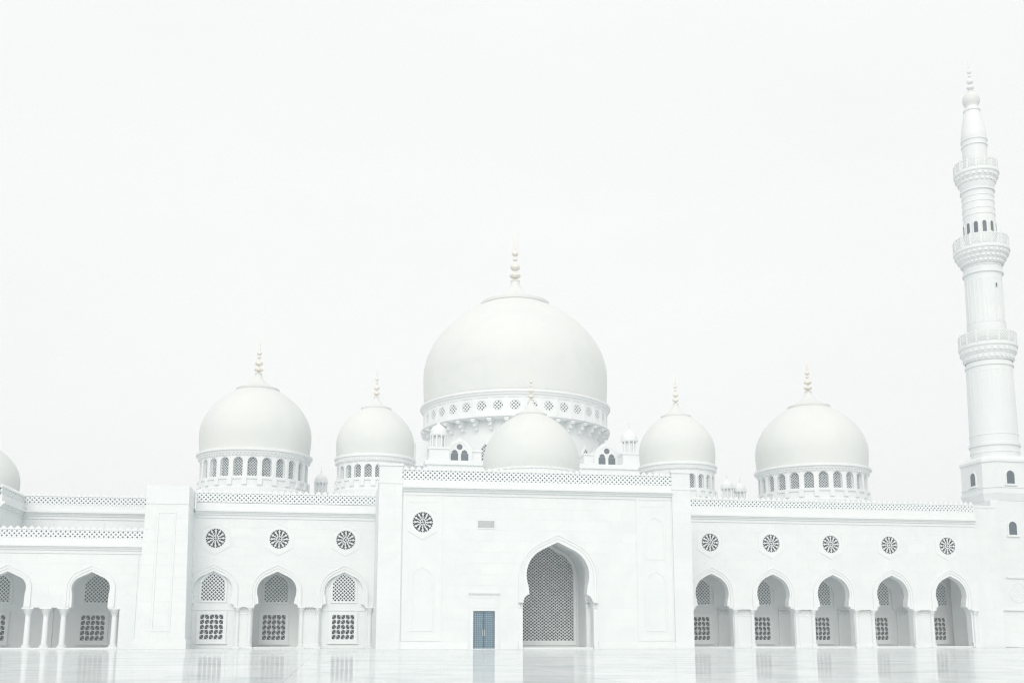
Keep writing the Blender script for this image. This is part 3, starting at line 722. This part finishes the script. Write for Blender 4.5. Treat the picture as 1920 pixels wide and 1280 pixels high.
LWF = MB().prism(arched(1.0, 29.0 + Z, 32.2 + Z, 34.0 + Z), -.25, .2, [lwn]).mesh('lower_window', 'trim')
LWL = diag(MB(), lwn, .4, .1, -.08, 0).mesh('lattice', 'screen'); LWG = MB().prism(lwn, -.04, -.02).mesh('glass', 'glass')
for k in range(NB):
    a = rad(-9.6) + 2 * pi * k / NB
    o = put('band_panel', BAY, md, (RB * sin(a), -RB * cos(a), 0), a)
    if cos(a) > -.2:
        put('roundel_lattice', RND, o, (0, .03, zc)); put('roundel_glass', RG, o, (0, .24, zc))
    put('bracket', BRK, md, (15.3 * sin(a + pi / NB), -15.3 * cos(a + pi / NB), 0), a + pi / NB)
for k in range(10):
    a = rad(-29) + 2 * pi * k / 10
    o = put('lower_window', LWF, md, (15.3 * sin(a), -15.3 * cos(a), 0), a)
    put('lattice', LWL, o); put('glass', LWG, o)
# podium under the great dome with gabled window bays
po = thing('dome_podium', 'square white podium under the great dome with two gabled window bays', 'building', (32.2, 164, 14.0))
part('podium_block', MB().box(-18.2, 18.2, 0, 52, 0, 14.0).box(-18.5, 18.5, -.3, 52, 13.6, 14.3), 'wall', po)
for sx, ya in ((-1, 6.5), (1, 6.5)):
    cx = sx * 12.35
    ow = [arched(.62, 1.2, 2.9, 3.6, -.78), arched(.62, 1.2, 2.9, 3.6, .78)]
    gp = [(-2.1, 0), (2.1, 0), (2.1, 3.2), (1.2, 4.3), (0, 5.1), (-1.2, 4.3), (-2.1, 3.2)]
    gb = part('gabled_bay', MB().prism([(x, z + 14.2) for x, z in gp], 0, 5, ).box(-2.3, 2.3, -.15, 5, 14.3, 14.9), 'wall', po, (cx, ya, 0))
    fr = MB().prism([(x, z + 14.2) for x, z in arched(1.7, .9, 2.6, 4.6)], -.18, .02, [[(x, z + 14.2) for x, z in arched(1.45, 1.1, 2.6, 4.3)]])
    part('arch_frame', fr, 'trim', gb)
    part('window_glass', MB().prism([(x, z + 14.2) for x, z in arched(1.45, 1.1, 2.6, 4.3)], -.03, -.01), 'drumglass', gb)
    part('mullion', MB().box(-.24, .24, -.14, -.03, 15.3, 16.9).prism([(x, z + 14.2) for x, z in arched(1.44, 2.35, 2.6, 4.28)], -.12, -.03, [[(x, z + 14.2) for x, z in ngon(10, .5, 0, 0, 3.45)], [(x, z + 14.2) for x, z in arched(.46, 2.36, 2.5, 3.0, -.8)], [(x, z + 14.2) for x, z in arched(.46, 2.36, 2.5, 3.0, .8)]]), 'trim', gb)
    part('shoulder_block', MB().box(cx - sx * 2.1 - 1.6, cx - sx * 2.1 + 1.6, ya + .6, ya + 6, 14.2, 17.0).box(cx - sx * 2.1 - 1.75, cx - sx * 2.1 + 1.75, ya + .4, ya + 6, 17.0, 17.3), 'wall', po)
part('stair_block', MB().box(-19.6, -17.4, 4, 12, 14.0, 18.0), 'wall', po)

# ------------------------------------------------------------------ small lantern turrets
def turret(label, X, Y, zb, s, ped_h, pw, cat='turret', nm='lantern_turret', group=None):
    """s: scale (dome radius is s); pedestal ped_h high and pw half wide standing at zb"""
    b = thing(nm, label, cat, (X, Y, zb), 0, group)
    part('pedestal', MB().box(-pw, pw, -pw, pw, 0, ped_h - .25 * s).box(-pw - .12 * s, pw + .12 * s, -pw - .12 * s, pw + .12 * s, ped_h - .25 * s, ped_h).box(-pw - .12 * s, pw + .12 * s, -pw - .12 * s, pw + .12 * s, 0, .3 * s), 'wall', b)
    z = ped_h; hc = 1.6 * s
    part('lantern_core', MB().lathe([(.62 * s, z), (.62 * s, z + hc)], 16), 'wall', b, smooth=60)
    cm = MB().lathe([(.13 * s, 0), (.10 * s, .08 * s), (.085 * s, hc * .8), (.14 * s, hc * .95), (.14 * s, hc)], 8).mesh('lantern_column', 'trim', 40)
    for k in range(10):
        a = 2 * pi * (k + .5) / 10; put('lantern_column', cm, b, (.9 * s * sin(a), -.9 * s * cos(a), z))
    part('lantern_cornice', MB().lathe([(.8 * s, z + hc - .12 * s), (1.02 * s, z + hc - .1 * s), (1.1 * s, z + hc + .02 * s), (1.1 * s, z + hc + .16 * s), (.9 * s, z + hc + .2 * s)], 24), 'trim', b, smooth=30)
    zr = z + hc + .18 * s
    part('dome_shell', MB().lathe([(.96 * s, zr), (1.0 * s, zr + .2 * s), (.97 * s, zr + .42 * s), (.83 * s, zr + .72 * s), (.58 * s, zr + .98 * s), (.3 * s, zr + 1.14 * s), (.14 * s, zr + 1.3 * s), (.08 * s, zr + 1.5 * s)], 28), 'trim', b, smooth=50)
    finial(b, 0, zr + 1.48 * s, zr + 2.5 * s, .10 * s, 'trim')
turret('lantern turret on the corner of the great dome podium, left of the two gables', 15.9, 165.5, 28.2, 1.3, 2.2, 1.55)
turret('lantern turret on the corner of the great dome podium, right of the two gables', 47.1, 165.5, 28.2, 1.3, 2.2, 1.55)
turret('tiny lantern turret between the large and the smaller dome left of the portal', -1.7, 130, 14.0, .78, 4.2, .9)
turret('tiny lantern turret of a close pair, the one nearer the smaller right dome', 49.9, 130, 14.0, .82, 4.6, .9)
turret('tiny lantern turret of a close pair, the one nearer the large right dome', 51.65, 130, 14.0, .78, 4.3, .9)

# ================================================================== MINARET (origin 77.1,113)
mi = thing('minaret', 'slender white minaret of stacked round shafts with three balconies', 'minaret', (75.5, 111.7, 0))
mi.scale = (.9885, .9885, .9885); mi.rotation_euler = (0, .0155, 0)
H = 3.05
part('tower_base', MB().box(-H, H, -H, H, 0, 16.4), 'wall', mi)
def oct_(r):
    c = r * .66
    return [(c, -r), (r, -c), (r, c), (c, r), (-c, r), (-r, c), (-r, -c), (-c, -r)][::-1]
def octprism(r0, z0, r1, z1, mb=None):
    mb = mb or MB(); b = len(mb.v)
    for r, z in ((r0, z0), (r1, z1)): mb.v += [(x, y, z) for x, y in oct_(r)]
    for i in range(8): j = (i + 1) % 8; mb.f.append((b + j, b + i, b + 8 + i, b + 8 + j))
    mb.f.append(tuple(b + 8 + i for i in reversed(range(8)))); mb.f.append(tuple(b + i for i in range(8)))
    return mb
oc = octprism(3.1, 16.4, 3.32, 17.2); octprism(3.34, 17.2, 3.34, 17.5, oc); octprism(3.2, 17.5, 3.2, 20.9, oc); octprism(3.32, 20.9, 3.32, 21.2, oc); octprism(3.3, 21.2, 2.72, 21.7, oc)
octprism(3.28, 17.9, 3.28, 18.02, oc)
part('chamfered_stage', oc, 'wall', mi)
aw = arched(.5, 0, 1.0, 1.52, 0, 7, 80)
WF = MB().prism(arched(.66, -.05, 1.0, 1.7, 0, 7, 80), -.1, .04, [aw]).box(-.78, .78, -.2, .04, -.22, -.05).mesh('arched_window', 'trim')
WG = MB().prism(aw, -.035, -.01).mesh('window_glass', 'drumglass')
for a, dx in ((0, -.45), (-pi / 2, .3), (pi / 2, 0)):
    o = put('arched_window', WF, mi, (3.2 * sin(a) + dx * cos(a), -3.2 * cos(a) + dx * sin(a), 18.35), a); put('window_glass', WG, o)
o = put('arched_window', WF, mi, (-.5, -H, 12.5)); put('window_glass', WG, o)
part('upper_ledge', MB().box(-1.7, 2.5, -H - .18, -H + .02, 7.6, 7.78), 'trim', mi)
part('lower_ledge', MB().box(-H - .3, H + .3, -H - .28, -H + .02, 4.0, 4.24), 'trim', mi)
part('plinth', MB().box(-H - .2, H + .2, -H - .2, -H + .02, 0.004, .9), 'trim', mi)
for x0, x1 in ((-H - .08, -H + .75), (H - .75, H + .08)):
    part('corner_strip', MB().box(x0, x1, -H - .12, -H + .02, .9, 16.2), 'trim', mi)
rl = MB().prism(ngon(40, 1.12, 0, -.4, 6.05), -H - .05, -H + .01, [ngon(40, 1.0, 0, -.4, 6.05)])
diag(rl, ngon(24, .92, 0, -.4, 6.05), .34, .09, -H - .035, -H + .01)
part('round_relief', rl, 'trim', mi)
panels(mi, -H + .78, H - .78, 4.3, 16.2, -H, [(-1.75, 1.75, 4.2, 7.8), (-1.35, .35, 12.1, 14.4)], (), 1.05, 2.2)
panels(mi, -H + .78, H - .78, .95, 3.98, -H, (), (), .76, 3.2)
def ring(r, z, h, d=.12): return [(r, z), (r + d, z + .05), (r + d, z + h - .05), (r, z + h)]
part('lower_shaft', MB().lathe([(3.1, 21.5), (3.1, 22.2)] + ring(3.1, 22.2, .22, .08) + ring(3.1, 23.0, .42, .2) + ring(3.1, 24.3, .16, .06) + [(3.02, 32.3)] + ring(3.02, 32.6, .3, .14) + [(3.0, 33.3)], 64), 'wall', mi, smooth=30)
def flutes(r, z0, z1, n=14):
    hw = r * math.tan(pi / n) * .62
    me = MB().prism(rect(-hw, hw, z0, z1), -.022, .05, [rect(-hw + .12, hw - .12, z0 + .18, z1 - .18)]).mesh('shaft_panel', 'trim')
    for k in range(n):
        a = 2 * pi * k / n + .1
        if cos(a) > -.3: put('shaft_panel', me, mi, (r * sin(a), -r * cos(a), 0), a)
flutes(3.03, 25.2, 32.2); flutes(2.5, 38.2, 43.6)
def balcony(z0, z1, zrail, ri, ro, tiers, nb):
    """corbelled slab from radius ri at z0 to ro at z1, rail up to zrail"""
    pr = [(ri, z0)]
    for t in range(tiers):
        ra, rb = ri + (ro - ri) * (t / tiers), ri + (ro - ri) * ((t + .75) / tiers); za, zb = z0 + (z1 - z0) * t / tiers, z0 + (z1 - z0) * (t + .8) / tiers
        pr += [(ra, za), (rb * .6 + ra * .4, (za * .4 + zb * .6)), (rb, zb), (rb, z0 + (z1 - z0) * (t + 1) / tiers - .01)]
    pr += [(ro, z1), (ro + .08, z1 + .12), (ro + .08, z1 + .34), (ro - .05, z1 + .42), (ri - .6, z1 + .42)]
    b = part('balcony', MB().lathe(pr, 64), 'trim', mi, smooth=25)
    d = MB()
    for t in range(tiers):
        rr = ri + (ro - ri) * (t + .55) / tiers; zz = z0 + (z1 - z0) * (t + .30) / tiers; hh = (z1 - z0) / tiers
        for k in range(nb):
            a = 2 * pi * (k + .5 * (t % 2)) / nb; q = pi * rr / nb * .55
            m_ = MB().box(-q, q, -rr - .06, -rr + .3, zz, zz + hh * .52); Rm = Matrix.Rotation(a, 3, 'Z')
            b0 = len(d.v); d.v += [tuple(Rm @ Vector(v)) for v in m_.v]; d.f += [tuple(i + b0 for i in f) for f in m_.f]
    part('corbels', d, 'trim', b)['kind'] = 'stuff'
    n = 16; r = ro - .08; hw = r * math.tan(pi / n); zs = z1 + .42; hh = zrail - zs
    po_ = rect(-hw + .08, hw - .08, .08, hh - .12)
    me = MB().prism(rect(-hw, hw, 0, hh), 0, .12, [po_]); diag(me, po_, .26, .07, .02, .10)
    me.box(-hw - .02, -hw + .16, -.05, .16, 0, hh + .1)
    me = me.mesh('balustrade_panel', 'trim')
    for k in range(n):
        a = 2 * pi * k / n; put('balustrade_panel', me, b, (r * sin(a), -r * cos(a), zs), a)
balcony(33.3, 34.9, 36.75, 3.1, 3.78, 2, 28)
part('middle_shaft', MB().lathe([(2.55, 35.3), (2.55, 38.0)] + ring(2.5, 38.0, .12, .05) + [(2.48, 43.9)] + ring(2.5, 44.2, .32, .2) + [(2.55, 45.0)] + ring(2.5, 45.1, .14, .1) + [(2.6, 45.4)], 64), 'wall', mi, smooth=30)
balcony(45.4, 47.0, 48.85, 2.65, 3.68, 3, 30)
us_ = MB().lathe([(2.1, 47.3), (2.12, 51.6)] + [q for z in (51.75, 52.5, 53.4, 54.15) for q in ring(2.13, z, .14, .07)] + ring(2.15, 54.9, .3, .18) + [(2.3, 55.6), (2.35, 55.9)], 64)
part('upper_shaft', us_, 'wall', mi, smooth=30)
sw = arched(.28, 0, 1.15, 1.44, 0, 7, 80)
SF = MB().prism(arched(.38, -.05, 1.15, 1.55, 0, 7, 80), -.09, .1, [sw]).mesh('slit_window', 'trim'); SG = MB().prism(sw, -.02, .0).mesh('window_glass', 'drumglass')
for k in range(12):
    a = 2 * pi * (k + .45) / 12
    o = put('slit_window', SF, mi, (2.11 * sin(a), -2.11 * cos(a), 49.35), a); put('window_glass', SG, o)
o = put('slit_window', SF, mi, (2.5 * sin(.1), -2.5 * cos(.1), 42.3), .1); o.scale = (.5, 1, .35); put('window_glass', SG, o)
balcony(55.9, 57.1, 58.75, 2.35, 3.0, 2, 22)
tp = [(1.65, 57.4), (1.65, 60.9)] + ring(1.66, 61.0, .25, .12) + ring(1.7, 61.7, .3, .12)
for i in range(9):
    t = i / 8; tp.append((1.74 - .68 * t ** 1.5, 62.1 + 3.7 * t))
tp += [(1.18, 65.85), (1.18, 66.05), (.92, 66.15), (.88, 66.5)]
part('top_shaft', MB().lathe(tp, 48), 'wall', mi, smooth=30)
part('top_bulb', MB().lathe([(.85, 66.5), (.92, 66.62)] + [(1.2 * cos(a), 67.4 + 1.15 * sin(a)) for a in [rad(-40 + 11.0 * i) for i in range(11)]] + [(.3, 68.5)], 32), 'dome', mi, smooth=40)
finial(mi, 0, 68.5, 73.4, .42, 'trim')
for o in mi.children:
    if o.name.split('.')[0] in ('lower_shaft', 'middle_shaft', 'upper_shaft', 'top_shaft', 'top_bulb', 'finial', 'balcony', 'shaft_panel', 'slit_window'):
        o.location.x *= .86; o.location.y *= .86; o.scale = (o.scale.x * .86, o.scale.y * .86, o.scale.z)
# narrow link pier between wing and minaret
lp = thing('link_pier', 'plain white pier joining the five arch wing to the minaret base', 'wall', (71.0, 107.6, 0))
part('pier_body', MB().box(-1.48, 1.5, 0, 5, 0, 15.2).box(-1.48, 1.5, -.06, 5, 15.2, 15.45), 'wall', lp)
panels(lp, -1.45, 1.45, .1, 15.1, 0, (), (), 1.0, 1.9)

# ================================================================== AIR
hz = MB().box(-620, 620, -580, 660, -1.6, 78); hm = bpy.data.materials.new('haze'); hm.use_nodes = True
hn = hm.node_tree; hn.nodes.clear(); ho = hn.nodes.new('ShaderNodeOutputMaterial'); hv = hn.nodes.new('ShaderNodeVolumePrincipled')
hv.inputs['Color'].default_value = (0.97, 0.985, 0.985, 1); hv.inputs['Density'].default_value = 0.0013; hv.inputs['Anisotropy'].default_value = 0.2
hn.links.new(hv.outputs[0], ho.inputs['Volume'])
M['haze'] = hm
haze = part('haze', hz, 'haze', None); haze['kind'] = 'stuff'
